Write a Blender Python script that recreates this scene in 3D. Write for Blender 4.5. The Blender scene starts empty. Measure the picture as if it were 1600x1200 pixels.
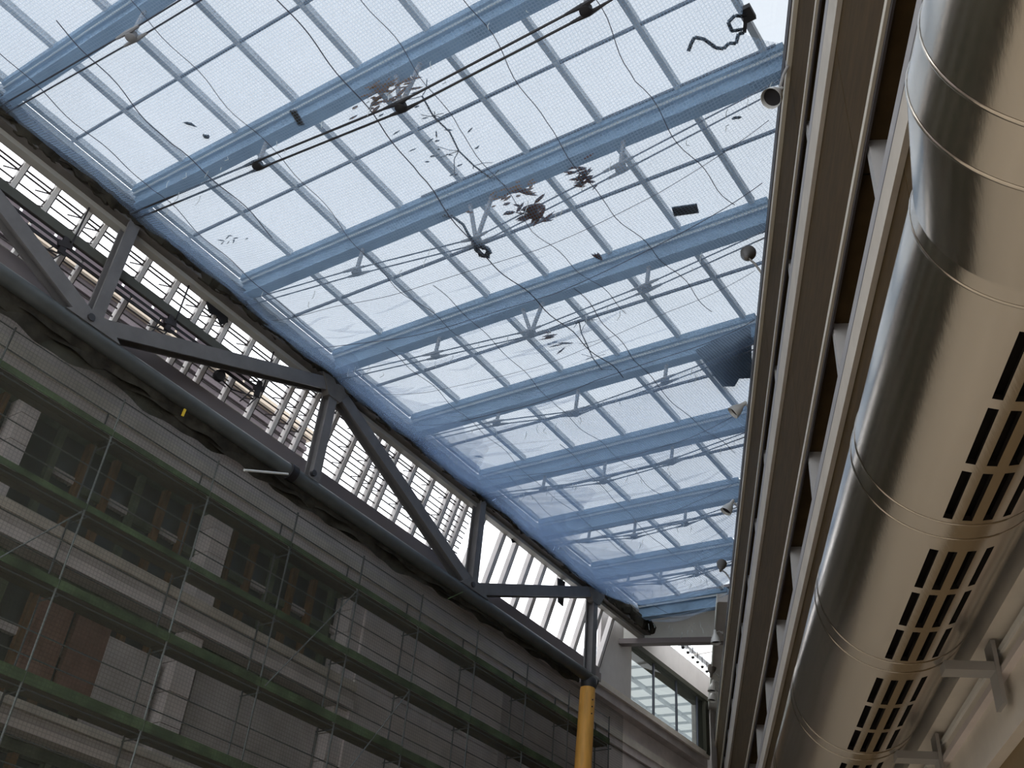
import bpy, math, random
from mathutils import Vector, Matrix

random.seed(7)
SC = bpy.context.scene
COL = SC.collection
S = 1.4            # survey units -> metres
OZ = 1.143         # floor sits 1.143 units below the eye
R = math.radians


def V(x, y, z):
    return Vector((x * S, y * S, (z + OZ) * S))


# ------------------------------------------------------------------ camera, sky, exposure
cam_d = bpy.data.cameras.new('camera')
cam = bpy.data.objects.new('camera', cam_d)
COL.objects.link(cam)
cam_d.sensor_width = 36.0
cam_d.lens = 36.0 * 1648.33 / 1600.0
cam_d.clip_end = 500
right = Vector((0.8265, 0.5574, 0.0789))
down = Vector((-0.2799, 0.5285, -0.8015))
fwd = Vector((-0.4885, 0.6403, 0.5928)).normalized()
right = (right - fwd * right.dot(fwd)).normalized()
down = fwd.cross(right)
m = Matrix((right, -down, -fwd)).transposed().to_4x4()
m.translation = V(0, 0, 0)
cam.matrix_world = m
SC.camera = cam

SC.view_settings.view_transform = 'Standard'
SC.view_settings.look = 'None'
SC.view_settings.gamma = 1.0
SC.view_settings.use_curve_mapping = False
SC.view_settings.exposure = 0.0
SC.cycles.use_denoising = True
SC.cycles.max_bounces = 8
SC.cycles.diffuse_bounces = 4
SC.cycles.glossy_bounces = 4
SC.cycles.transmission_bounces = 4
SC.cycles.transparent_max_bounces = 24
SC.cycles.caustics_reflective = False
SC.cycles.caustics_refractive = False

SKY = 2.9
world = bpy.data.worlds.new('overcast')
SC.world = world
world.use_nodes = True
wt = world.node_tree
bg = wt.nodes['Background']
bg.inputs['Color'].default_value = (0.955, 0.975, 1.0, 1)
bg.inputs['Strength'].default_value = SKY


# ------------------------------------------------------------------ materials
def mat(name, col, rough=0.6, metal=0.0, noise=0.0, nscale=4.0, stretch=None, bump=0.0, col2=None):
    m = bpy.data.materials.new(name)
    m.use_nodes = True
    nt = m.node_tree
    b = nt.nodes['Principled BSDF']
    b.inputs['Roughness'].default_value = rough
    b.inputs['Metallic'].default_value = metal
    if rough >= 0.7:
        b.inputs['Specular IOR Level'].default_value = 0.12
    b.inputs['Base Color'].default_value = (*col, 1)
    if noise or col2:
        tc = nt.nodes.new('ShaderNodeTexCoord')
        mp = nt.nodes.new('ShaderNodeMapping')
        if stretch:
            mp.inputs['Scale'].default_value = stretch
        n = nt.nodes.new('ShaderNodeTexNoise')
        n.inputs['Scale'].default_value = nscale
        n.inputs['Detail'].default_value = 6
        n.inputs['Roughness'].default_value = 0.6
        r = nt.nodes.new('ShaderNodeValToRGB')
        c2 = col2 if col2 else tuple(c * (1 - noise) for c in col)
        c1 = col if col2 else tuple(min(1, c * (1 + noise)) for c in col)
        r.color_ramp.elements[0].position = 0.35
        r.color_ramp.elements[0].color = (*c2, 1)
        r.color_ramp.elements[1].position = 0.65
        r.color_ramp.elements[1].color = (*c1, 1)
        nt.links.new(tc.outputs['Object'], mp.inputs['Vector'])
        nt.links.new(mp.outputs['Vector'], n.inputs['Vector'])
        nt.links.new(n.outputs['Fac'], r.inputs['Fac'])
        nt.links.new(r.outputs['Color'], b.inputs['Base Color'])
        if bump:
            bp = nt.nodes.new('ShaderNodeBump')
            bp.inputs['Strength'].default_value = bump
            nt.links.new(n.outputs['Fac'], bp.inputs['Height'])
            nt.links.new(bp.outputs['Normal'], b.inputs['Normal'])
    return m


def mat_glass(name, tint, gloss=0.06):
    m = bpy.data.materials.new(name)
    m.use_nodes = True
    nt = m.node_tree
    out = nt.nodes['Material Output']
    nt.nodes.remove(nt.nodes['Principled BSDF'])
    t = nt.nodes.new('ShaderNodeBsdfTransparent')
    t.inputs['Color'].default_value = (*tint, 1)
    g = nt.nodes.new('ShaderNodeBsdfGlossy')
    g.inputs['Roughness'].default_value = 0.03
    mx = nt.nodes.new('ShaderNodeMixShader')
    mx.inputs['Fac'].default_value = gloss
    nt.links.new(t.outputs[0], mx.inputs[1])
    nt.links.new(g.outputs[0], mx.inputs[2])
    nt.links.new(mx.outputs[0], out.inputs['Surface'])
    return m


def mat_net(name, col, base, thread, pitch, width, transl=0.6, axes=('X', 'Y')):
    """woven debris netting: open mesh (transparent) crossed by threads"""
    m = bpy.data.materials.new(name)
    m.use_nodes = True
    nt = m.node_tree
    out = nt.nodes['Material Output']
    nt.nodes.remove(nt.nodes['Principled BSDF'])
    tc = nt.nodes.new('ShaderNodeTexCoord')
    sp = nt.nodes.new('ShaderNodeSeparateXYZ')
    nt.links.new(tc.outputs['Object'], sp.inputs[0])
    facs = []
    for ax in axes:
        d = nt.nodes.new('ShaderNodeMath'); d.operation = 'DIVIDE'; d.inputs[1].default_value = pitch
        f = nt.nodes.new('ShaderNodeMath'); f.operation = 'FRACT'
        c = nt.nodes.new('ShaderNodeMath'); c.operation = 'LESS_THAN'; c.inputs[1].default_value = width
        nt.links.new(sp.outputs[ax], d.inputs[0])
        nt.links.new(d.outputs[0], f.inputs[0])
        nt.links.new(f.outputs[0], c.inputs[0])
        facs.append(c)
    mxm = nt.nodes.new('ShaderNodeMath'); mxm.operation = 'MAXIMUM'
    nt.links.new(facs[0].outputs[0], mxm.inputs[0])
    nt.links.new(facs[1].outputs[0], mxm.inputs[1])
    n = nt.nodes.new('ShaderNodeTexNoise')
    n.inputs['Scale'].default_value = 0.5
    nt.links.new(tc.outputs['Object'], n.inputs['Vector'])
    mr = nt.nodes.new('ShaderNodeMapRange')
    mr.inputs['From Min'].default_value = 0.0; mr.inputs['From Max'].default_value = 1.0
    mr.inputs['To Min'].default_value = base; mr.inputs['To Max'].default_value = thread
    nt.links.new(mxm.outputs[0], mr.inputs['Value'])
    ma = nt.nodes.new('ShaderNodeMath'); ma.operation = 'MULTIPLY_ADD'
    ma.inputs[1].default_value = 0.16; ma.inputs[2].default_value = -0.08
    nt.links.new(n.outputs['Fac'], ma.inputs[0])
    ad = nt.nodes.new('ShaderNodeMath'); ad.operation = 'ADD'; ad.use_clamp = True
    nt.links.new(mr.outputs[0], ad.inputs[0]); nt.links.new(ma.outputs[0], ad.inputs[1])
    t = nt.nodes.new('ShaderNodeBsdfTransparent')
    tl = nt.nodes.new('ShaderNodeBsdfTranslucent'); tl.inputs['Color'].default_value = (*col, 1)
    df = nt.nodes.new('ShaderNodeBsdfDiffuse'); df.inputs['Color'].default_value = (*col, 1)
    m1 = nt.nodes.new('ShaderNodeMixShader'); m1.inputs['Fac'].default_value = 1 - transl
    nt.links.new(tl.outputs[0], m1.inputs[1]); nt.links.new(df.outputs[0], m1.inputs[2])
    m2 = nt.nodes.new('ShaderNodeMixShader')
    nt.links.new(ad.outputs[0], m2.inputs['Fac'])
    nt.links.new(t.outputs[0], m2.inputs[1]); nt.links.new(m1.outputs[0], m2.inputs[2])
    nt.links.new(m2.outputs[0], out.inputs['Surface'])
    return m


M = {
    'beam': mat('blue_painted_steel', (0.20, 0.32, 0.46), 0.55, 0, 0.18, 1.2),
    'beam_edge': mat('flange_highlight_and_ties', (0.62, 0.68, 0.70), 0.5),  # pale tone of the painted flange highlight; also colours the net ties
    'bar': mat('grey_glazing_bar', (0.62, 0.66, 0.70), 0.5, 0, 0.1, 3),
    'glass': mat_glass('roof_glass', (0.575, 0.592, 0.61)),
    'glass_clear': mat_glass('side_glass', (0.96, 0.96, 0.97), 0.02),
    'glass_grey': mat_glass('far_window_glass', (0.46, 0.48, 0.475), 0.05),
    'rod': mat('tension_rod', (0.10, 0.11, 0.14), 0.4, 0.5),
    'hub_dark': mat('dark_casting', (0.03, 0.03, 0.035), 0.5),
    'hub_grey': mat('grey_casting', (0.30, 0.31, 0.33), 0.5),
    'truss': mat('truss_grey_paint', (0.145, 0.14, 0.14), 0.55, 0, 0.12, 2),
    'tube': mat('dark_tube_paint', (0.075, 0.082, 0.082), 0.42, 0, 0.15, 2),
    'chord': mat('dark_top_chord', (0.12, 0.11, 0.10), 0.6, 0, 0.2, 2),
    'strip': mat('grey_head_strip', (0.42, 0.41, 0.37), 0.6),
    'hem': mat('grimy_folded_net', (0.055, 0.05, 0.038), 0.95, 0, 0, 3.0, None, 0.3, (0.025, 0.022, 0.018)),
    'lean_bar': mat('pale_side_bar', (0.86, 0.83, 0.80), 0.5, 0, 0.04, 4),
    'bar_dark': mat('dark_gasket', (0.06, 0.05, 0.05), 0.6),
    'net': mat_net('blue_debris_net', (0.50, 0.66, 0.86), 0.24, 0.46, 0.045 * S, 0.24, 0.7),
    'fold': mat_net('blue_net_fold', (0.44, 0.57, 0.77), 0.15, 0.29, 0.045 * S, 0.3, 0.7),
    'net_tint': mat_net('blue_net_tint', (0.38, 0.52, 0.74), 0.17, 0.30, 0.045 * S, 0.24, 0.7),  # for the added layer that tints the far bays
    'gnet': mat_net('green_net_with_haze', (0.135, 0.138, 0.112), 0.29, 0.44, 0.06 * S, 0.25, 0.25, ('Y', 'Z')),  # colour lifted towards grey to add flare haze over the facade
    'cord': mat('net_cord', (0.12, 0.13, 0.17), 0.8),
    'panel': mat('brown_wall_panel', (0.072, 0.046, 0.020), 0.85, 0, 0.16, 1.6, (1, 1, 5), 0.05),
    'recess': mat('dark_timber_recess', (0.10, 0.056, 0.020), 0.75, 0, 0.3, 2.2),
    'ledge': mat('cream_ledge_soffit', (0.64, 0.585, 0.51), 0.7, 0, 0.06, 2),
    'ledge_face': mat('grey_ledge_face', (0.42, 0.40, 0.40), 0.55, 0, 0.08, 2),
    'thin': mat('pale_edge_trim', (0.66, 0.60, 0.48), 0.45),
    'fin': mat('grey_fin_post', (0.40, 0.39, 0.38), 0.5),
    'low_wall': mat('tan_plaster', (0.25, 0.185, 0.108), 0.85, 0, 0.14, 1.5, None, 0.05),
    'low_ledge': mat('pale_moulding', (0.80, 0.74, 0.66), 0.7, 0, 0.06, 2),
    'floor': mat('stone_floor', (0.66, 0.555, 0.43), 0.6, 0, 0.1, 1.0),
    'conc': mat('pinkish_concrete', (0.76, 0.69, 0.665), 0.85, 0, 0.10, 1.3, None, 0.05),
    'conc_d': mat('darker_concrete', (0.54, 0.49, 0.47), 0.85, 0, 0.12, 1.3),  # darker concrete tone for cornice, core wall and some panels
    'cream_f': mat('cream_string_course', (0.78, 0.72, 0.64), 0.8, 0, 0.10, 1.5),
    'wood': mat('brown_timber', (0.15, 0.082, 0.04), 0.7, 0, 0.35, 3, (4, 4, 0.6)),
    'wood_g': mat('green_timber', (0.10, 0.12, 0.08), 0.7, 0, 0.3, 3),
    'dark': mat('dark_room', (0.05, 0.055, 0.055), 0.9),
    'winglass': mat('dark_window_glass', (0.05, 0.06, 0.06), 0.12),
    'redpan': mat('reddish_panel', (0.22, 0.125, 0.095), 0.8, 0, 0.25, 2),
    'scaf': mat('scaffold_tube', (0.13, 0.14, 0.14), 0.45, 0.4),
    'scaf_l': mat('galvanised_tube', (0.25, 0.27, 0.265), 0.4, 0.3),
    'deck': mat('scaffold_deck', (0.075, 0.060, 0.038), 0.8, 0, 0.35, 2, (1, 0.2, 1)),
    'toe': mat('green_toe_strip', (0.10, 0.15, 0.075), 0.85, 0, 0.5, 1.1),
    'orange': mat('orange_column_paint', (0.78, 0.40, 0.085), 0.5, 0, 0.12, 2.5, (3, 3, 0.4)),
    'black': mat('black_rubber', (0.012, 0.011, 0.014), 0.6),
    'white': mat('white_paint', (0.80, 0.80, 0.78), 0.4),
    'lampw': mat('white_enamel', (0.72, 0.71, 0.68), 0.3, 0.1),
    'lampg': mat('grey_enamel', (0.16, 0.14, 0.125), 0.4),
    'yellow': mat('yellow_plastic', (0.75, 0.50, 0.02), 0.5),
    'leaf': mat('dead_leaf', (0.13, 0.055, 0.022), 0.8, 0, 0.5, 9),
    'twig': mat('twig_bark', (0.06, 0.045, 0.035), 0.9),
    'card': mat('dark_card', (0.09, 0.10, 0.13), 0.8),
    'brownboard': mat('brown_board', (0.055, 0.045, 0.035), 0.8),
    'ribbon': mat('black_strap', (0.035, 0.035, 0.04), 0.6),
    'tarp': mat('slate_tarp', (0.13, 0.18, 0.26), 0.8, 0, 0.2, 3),
    'nb_wall': mat('grey_render', (0.125, 0.108, 0.114), 0.9, 0, 0.06, 1),
    'nb_cap': mat('cream_coping', (0.50, 0.43, 0.34), 0.8),
    'tray': mat('olive_channel', (0.085, 0.085, 0.07), 0.6),
    'tray_r': mat('dark_rail', (0.025, 0.02, 0.022), 0.6),
    'tray_s': mat('pale_slat', (0.42, 0.38, 0.40), 0.6),
    'plaster': mat('white_plaster', (0.70, 0.70, 0.66), 0.85, 0, 0.06, 1.2),
    'grey_pl': mat('grey_cladding', (0.66, 0.63, 0.61), 0.8, 0, 0.05, 1.2),
    'tie': mat('brown_steel_tie', (0.21, 0.18, 0.18), 0.6),
    'soffit_d': mat('dark_window_head', (0.06, 0.06, 0.045), 0.7),
}


def mat_duct():
    m = bpy.data.materials.new('galvanised_duct')
    m.use_nodes = True
    nt = m.node_tree
    b = nt.nodes['Principled BSDF']
    b.inputs['Base Color'].default_value = (0.72, 0.65, 0.56, 1)
    b.inputs['Metallic'].default_value = 1.0
    tc = nt.nodes.new('ShaderNodeTexCoord')
    mp = nt.nodes.new('ShaderNodeMapping')
    mp.inputs['Rotation'].default_value = (0, 0, 0.4747)
    mp.inputs['Scale'].default_value = (60, 2.0, 60)
    n = nt.nodes.new('ShaderNodeTexNoise')
    n.inputs['Scale'].default_value = 1.0
    n.inputs['Detail'].default_value = 3
    nt.links.new(tc.outputs['Object'], mp.inputs['Vector'])
    nt.links.new(mp.outputs[0], n.inputs['Vector'])
    mr = nt.nodes.new('ShaderNodeMapRange')
    mr.inputs['To Min'].default_value = 0.15
    mr.inputs['To Max'].default_value = 0.24
    nt.links.new(n.outputs['Fac'], mr.inputs['Value'])
    nt.links.new(mr.outputs[0], b.inputs['Roughness'])
    bp = nt.nodes.new('ShaderNodeBump')
    bp.inputs['Strength'].default_value = 0.03
    bp.inputs['Distance'].default_value = 0.01
    nt.links.new(n.outputs['Fac'], bp.inputs['Height'])
    nt.links.new(bp.outputs['Normal'], b.inputs['Normal'])
    return m




def mat_transl(name, col, f=0.6):
    m = mat(name, col, 0.8)
    nt = m.node_tree
    t = nt.nodes.new('ShaderNodeBsdfTranslucent')
    t.inputs['Color'].default_value = (*col, 1)
    x = nt.nodes.new('ShaderNodeMixShader')
    x.inputs['Fac'].default_value = f
    nt.links.new(nt.nodes['Principled BSDF'].outputs[0], x.inputs[1])
    nt.links.new(t.outputs[0], x.inputs[2])
    nt.links.new(x.outputs[0], nt.nodes['Material Output'].inputs['Surface'])
    return m


M['leaf'] = mat_transl('dead_leaf', (0.22, 0.085, 0.035), 0.7)
M['rust_flake'] = mat_transl('ochre_rust', (0.42, 0.26, 0.12), 0.6)  # ochre flakes that stand in for rust stains on the beams
M['tray_s'] = mat_transl('backlit_slat', (0.74, 0.68, 0.71), 0.85)  # translucency added so the slats look lit from outside
M['duct'] = mat_duct()
M['duct_in'] = mat('duct_inner_shade', (0.02, 0.017, 0.015), 0.9)  # near-black: the shade inside the duct is put into the colour


# ------------------------------------------------------------------ mesh helpers (survey units in, metres out)
BASE = {}


def thing(name, label, cat, loc=(0, 0, 0), group=None, kind=None):
    o = bpy.data.objects.new(name, None)
    o.empty_display_size = 0.2
    COL.objects.link(o)
    o.location = V(*loc)
    BASE[o.name] = V(*loc)
    tag(o, label, cat, group, kind)
    return o


def tag(o, label, cat=None, group=None, kind=None):
    if label:
        o['label'] = label
    if cat:
        o['category'] = cat
    if group:
        o['group'] = group
    if kind:
        o['kind'] = kind


class MB:
    def __init__(s):
        s.v = []
        s.f = []

    def add(s, vs, fs):
        k = len(s.v)
        s.v += [Vector(p) for p in vs]
        s.f += [tuple(i + k for i in f) for f in fs]
        return s

    def hexa(s, p):
        return s.add(p, [(0, 3, 2, 1), (4, 5, 6, 7), (0, 1, 5, 4), (1, 2, 6, 5), (2, 3, 7, 6), (3, 0, 4, 7)])

    def box(s, x0, x1, y0, y1, z0, z1):
        return s.hexa([(x0, y0, z0), (x1, y0, z0), (x1, y1, z0), (x0, y1, z0),
                       (x0, y0, z1), (x1, y0, z1), (x1, y1, z1), (x0, y1, z1)])

    def wbox(s, t0, t1, d0, d1, z0, z1):
        return s.hexa([WP(t0, d0, z0), WP(t0, d1, z0), WP(t1, d1, z0), WP(t1, d0, z0),
                       WP(t0, d0, z1), WP(t0, d1, z1), WP(t1, d1, z1), WP(t1, d0, z1)])

    def bar(s, A, B, w, h, up=(0, 0, 1)):
        A = Vector(A); B = Vector(B)
        d = (B - A).normalized()
        u = Vector(up)
        x = d.cross(u)
        if x.length < 1e-4:
            x = d.cross(Vector((1, 0, 0)))
        x.normalize()
        u = x.cross(d).normalized()
        x = x * (w / 2); u = u * (h / 2)
        return s.hexa([A - x - u, A + x - u, B + x - u, B - x - u, A - x + u, A + x + u, B + x + u, B - x + u])

    def tube(s, A, B, r, n=8, r2=None, cap=True):
        return s.poly([A, B], r, n, [r, r if r2 is None else r2], cap)

    def poly(s, pts, r, n=6, rs=None, cap=True):
        pts = [Vector(p) for p in pts]
        k = len(s.v)
        prev = None
        for i, p in enumerate(pts):
            a = pts[max(i - 1, 0)]; b = pts[min(i + 1, len(pts) - 1)]
            d = (b - a).normalized()
            if prev is None:
                x = d.cross(Vector((0, 0, 1)))
                if x.length < 1e-3:
                    x = d.cross(Vector((1, 0, 0)))
            else:
                x = prev - d * prev.dot(d)
            x.normalize(); prev = x
            y = d.cross(x)
            rr = rs[i] if rs else r
            for j in range(n):
                t = 2 * math.pi * j / n
                s.v.append(p + x * (rr * math.cos(t)) + y * (rr * math.sin(t)))
        for i in range(len(pts) - 1):
            for j in range(n):
                j2 = (j + 1) % n
                s.f.append((k + i * n + j, k + i * n + j2, k + (i + 1) * n + j2, k + (i + 1) * n + j))
        if cap:
            s.f.append(tuple(k + j for j in reversed(range(n))))
            s.f.append(tuple(k + (len(pts) - 1) * n + j for j in range(n)))
        return s

    def lathe(s, prof, O, axis, n=20, cap=True):
        O = Vector(O); d = Vector(axis).normalized()
        x = d.cross(Vector((0, 0, 1)))
        if x.length < 1e-3:
            x = Vector((1, 0, 0))
        x.normalize(); y = d.cross(x)
        k = len(s.v)
        for (h, r) in prof:
            for j in range(n):
                t = 2 * math.pi * j / n
                s.v.append(O + d * h + x * (r * math.cos(t)) + y * (r * math.sin(t)))
        for i in range(len(prof) - 1):
            for j in range(n):
                j2 = (j + 1) % n
                s.f.append((k + i * n + j, k + i * n + j2, k + (i + 1) * n + j2, k + (i + 1) * n + j))
        if cap:
            s.f.append(tuple(k + j for j in reversed(range(n))))
            s.f.append(tuple(k + (len(prof) - 1) * n + j for j in range(n)))
        return s

    def build(s, name, m, parent=None, smooth=False, kind=None, label=None, cat=None, group=None):
        base = BASE[parent.name] if parent is not None else None
        if base is None:
            xs = [V(*p) for p in s.v]
            lo = Vector((min(p.x for p in xs), min(p.y for p in xs), min(p.z for p in xs)))
            hi = Vector((max(p.x for p in xs), max(p.y for p in xs), max(p.z for p in xs)))
            base = Vector(((lo.x + hi.x) / 2, (lo.y + hi.y) / 2, lo.z))
        me = bpy.data.meshes.new(name)
        me.from_pydata([tuple(V(*p) - base) for p in s.v], [], s.f)
        me.update()
        me.materials.append(m)
        if smooth:
            me.polygons.foreach_set('use_smooth', [True] * len(me.polygons))
            try:
                me.set_sharp_from_angle(angle=R(40))
            except Exception:
                pass
        o = bpy.data.objects.new(name, me)
        COL.objects.link(o)
        if parent is not None:
            o.parent = parent
        else:
            o.location = base
        BASE[o.name] = base
        tag(o, label, cat, group, kind)
        return o


# wall frame: t runs along the wall away from the eye, d is the distance to the wall side
WA = -0.4746530
Wv = Vector((math.sin(WA), math.cos(WA), 0))
Nv = Vector((math.cos(WA), -math.sin(WA), 0))


def WP(t, d, z):
    p = Wv * t + Nv * d
    return Vector((p.x, p.y, z))


def wall_x(y, d=1.5):
    return (d - Nv.y * y) / Nv.x


XC = -12.86                     # plane of the long truss
SP = 2.47358                    # spacing of the roof beams
YB = lambda i: 6.2064 + (i - 1) * SP
SL = -0.0457                    # fall of the roof towards the wall
ZBOT = lambda x: 12.017 + SL * (x - XC)
ZG = lambda x: 12.47 + SL * (x - XC)

ORD = ['first', 'second', 'third', 'fourth', 'fifth', 'sixth', 'seventh', 'eighth', 'ninth']

# ------------------------------------------------------------------ SETTING: floor, walls
MB().box(-15, 8, -7, 34, -1.343, -1.143).build('floor', M['floor'], label='pale stone courtyard floor', kind='structure')
MB().box(-15, 8, -7.2, -7.0, -1.143, 3.2).build('wall_back', M['conc_d'], label='unseen concrete back wall, cut low to let sky light in', kind='structure')  # out of view; kept low so sky light enters from behind

# wall on the duct side: brown panels, dark recesses with fins, projecting ledges
wr = thing('wall_right', 'brown panelled hall wall with ledges, recesses and fin posts', None, tuple(WP(10, 1.6, -1.143)), kind='structure')
T0, T1 = -6.0, 36.0
MB().wbox(T0, T1, 1.95, 2.15, -1.143, 12.6).build('back_wall', M['recess'], wr)
MB().wbox(T0, T1, 1.70, 1.95, 10.55, 12.3).build('eaves_beam', M['panel'], wr)


def panels(z0, z1, d0, d1, step, off, m):
    t = T0 + off
    edges = [T0]
    while t < T1:
        if t > T0 + 0.5:
            edges.append(t)
        t += step
    edges.append(T1)
    for a, b in zip(edges[:-1], edges[1:]):
        MB().wbox(a + 0.008, b - 0.008, d0, d1, z0, z1).build('wall_panel', m, wr)


panels(9.16, 10.55, 1.50, 1.95, 4.26, 1.2, M['panel'])
panels(6.35, 8.36, 1.50, 1.95, 4.26, 3.3, M['panel'])
panels(3.45, 5.40, 1.50, 1.95, 4.26, 2.2, M['panel'])
# thin edge trims
MB().wbox(T0, T1, 1.452, 1.50, 10.46, 10.87).build('edge_trim', M['thin'], wr)
MB().wbox(T0, T1, 1.44, 1.452, 10.60, 10.84).build('edge_trim', M['bar_dark'], wr)
for zz in (9.13, 6.32, 3.42):
    MB().wbox(T0, T1, 1.475, 1.50, zz, zz + 0.07).build('edge_trim', M['thin'], wr)
    MB().wbox(T0, T1, 1.50, 1.52, zz - 0.05, zz + 0.02).build('edge_trim', M['bar_dark'], wr)
# ledges
for (zb_, zs, zt) in ((7.96, 8.37, 8.56), (5.18, 5.41, 5.57), (2.47, 2.60, 2.74)):
    MB().wbox(T0, T1, 1.465, 1.95, zs, zt).build('ledge', M['ledge_face'], wr)
    MB().wbox(T0, T1, 1.457, 1.499, zb_, zs).build('ledge_band', M['ledge'], wr)
    MB().wbox(T0, T1, 1.460, 1.466, zs, zs + .03).build('shadow_joint', M['bar_dark'], wr)
# recess: inner sill line and fin posts
for (za, zb) in ((8.56, 9.16), (5.57, 6.35), (2.74, 3.45)):
    MB().wbox(T0, T1, 1.70, 1.73, za + 0.25, za + 0.31).build('recess_rail', M['wood'], wr)
    k = 0
    t = 1.22
    while t < 33:
        MB().wbox(t, t + 0.09, 1.53, 1.80, za, zb).build('fin_post', M['fin'], wr)
        MB().wbox(t + 0.09, t + 0.10, 1.75, 1.95, za, zb).build('fin_post', M['recess'], wr)
        t += 2.13
# lower wall with mouldings (beside and beyond the duct)
MB().wbox(T0, T1, 1.50, 1.95, -1.143, 2.52).build('lower_wall', M['low_wall'], wr)
MB().wbox(T0, T1, 1.362, 1.50, 1.988, 2.50).build('fascia', M['low_ledge'], wr)
MB().wbox(T0, T1, 1.47, 1.50, 1.95, 1.985).build('shadow_joint', M['recess'], wr)
MB().wbox(T0, T1, 1.42, 1.50, 1.925, 1.95).build('edge_trim', M['white'], wr)
MB().wbox(T0, T1, 1.435, 1.50, 1.86, 1.925).build('moulding', M['low_ledge'], wr)
MB().wbox(T0, T1, 1.41, 1.50, 1.83, 1.86).build('moulding', M['conc'], wr)
MB().wbox(T0, T1, 1.445, 1.50, 1.62, 1.83).build('moulding', M['low_ledge'], wr)
# pale eaves soffit past the last roof beam
MB().wbox(24.4, 35, 1.29, 1.70, 11.5, 11.7).build('eaves_soffit', M['grey_pl'], wr)
MB().wbox(24.4, 35, 1.27, 1.30, 11.48, 11.72).build('eaves_gutter', M['plaster'], wr)

# facade under the long truss
wl = thing('wall_left', 'netted concrete facade with cream bands and dark window bays', None, (-14, 10, -1.143), kind='structure')
FY0, FY1 = -6.5, 31.0
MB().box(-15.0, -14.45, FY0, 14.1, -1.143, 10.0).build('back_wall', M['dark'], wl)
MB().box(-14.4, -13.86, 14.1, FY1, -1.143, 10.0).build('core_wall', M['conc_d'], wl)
MB().box(-14.4, -13.42, FY0, 22.55, 10.06, 10.28).build('sill_beam', M['tie'], wl)
MB().box(-14.4, -13.47, FY0, 22.55, 10.28, 10.44).build('sill_beam', M['tie'], wl)
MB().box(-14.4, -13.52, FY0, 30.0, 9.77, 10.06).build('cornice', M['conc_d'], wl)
MB().box(-14.4, -13.44, 22.2, 30.0, 10.0, 10.16).build('cornice_cap', M['cream_f'], wl)
MB().box(-14.4, -13.80, FY0, FY1, 9.31, 9.77).build('frieze', M['conc'], wl)
MB().box(-14.4, -13.70, FY0, FY1, 9.10, 9.31).build('string_course', M['cream_f'], wl)
MB().box(-14.4, -13.74, FY0, FY1, 8.90, 9.10).build('string_course', M['conc'], wl)
for (z0, z1) in ((6.52, 7.03), (4.15, 4.53), (1.75, 2.15)):
    h = (z1 - z0) / 3
    for k, (xx, mm) in enumerate(((-13.70, 'conc'), (-13.74, 'conc_d'), (-13.70, 'cream_f'))):
        MB().box(-14.4, xx, FY0, 14.1, z0 + k * h + 0.012, z0 + (k + 1) * h).build('string_course', M[mm], wl)
# window bays
for (z0, z1) in ((7.03, 8.90), (4.53, 6.52), (2.15, 4.15), (-1.143, 1.75)):
    y = -6.2
    k = 0
    while y < 13.9:
        if not (6.1 < y < 6.6) and not (9.95 < y < 10.7):
            mm = 'wood' if k % 3 != 1 else 'wood_g'
            MB().box(-14.25, -14.12, y, y + 0.10, z0, z1).build('timber_post', M[mm], wl)
            if z0 > 2 and y > -1:
                MB().box(-14.33, -14.30, y + 0.12, y + 0.50, z0 + 0.25, z1 - 0.35).build('window_pane', M['winglass'], wl)
                MB().box(-14.36, -14.2, y + 0.10, y + 0.53, z0 + 0.9 + 0.06 * (k % 2), z0 + 1.02 + 0.06 * (k % 2)).build('window_rail', M['conc_d'] if k % 2 else M['wood_g'], wl)
        y += 0.53
        k += 1
    MB().box(-14.3, -14.1, FY0, 14.1, z1 - 0.16, z1).build('lintel', M['wood_g'], wl)
for (y0, y1) in ((6.22, 6.50), (10.12, 10.52), (13.75, 14.1), (2.3, 2.6)):
    for (z0, z1) in ((7.03, 8.90), (4.53, 6.52), (2.15, 4.15)):
        n = 4
        for q in range(n):
            MB().box(-14.3, -13.86, y0, y1, z0 + (z1 - z0) * q / n + 0.008, z0 + (z1 - z0) * (q + 1) / n - 0.008).build('pilaster_block', M['conc'], wl)
for (a, b) in ((7.7, 8.25), (8.35, 8.95)):
    MB().box(-14.18, -14.06, a, b, 5.0, 6.25).build('reddish_panel', M['redpan'], wl)
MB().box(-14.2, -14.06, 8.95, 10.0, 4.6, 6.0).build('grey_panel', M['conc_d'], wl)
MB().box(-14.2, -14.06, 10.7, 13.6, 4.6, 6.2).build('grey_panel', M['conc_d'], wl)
# solid precast panels
ye = [14.1, 16.5, 18.9, 21.3, 23.7, 26.1, 28.6, 31.0]
ze = [8.88, 7.15, 5.35, 3.6, 1.8, 0.0, -1.12]
for a, b in zip(ye[:-1], ye[1:]):
    for q, (zt, zb) in enumerate(zip(ze[:-1], ze[1:])):
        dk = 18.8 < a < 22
        MB().box(-13.95, -13.80 - (0.05 if dk else 0), a + 0.012, b - 0.012, zb + 0.012, zt - 0.012).build('wall_panel', M['conc_d'] if dk else M['conc'], wl)

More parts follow.
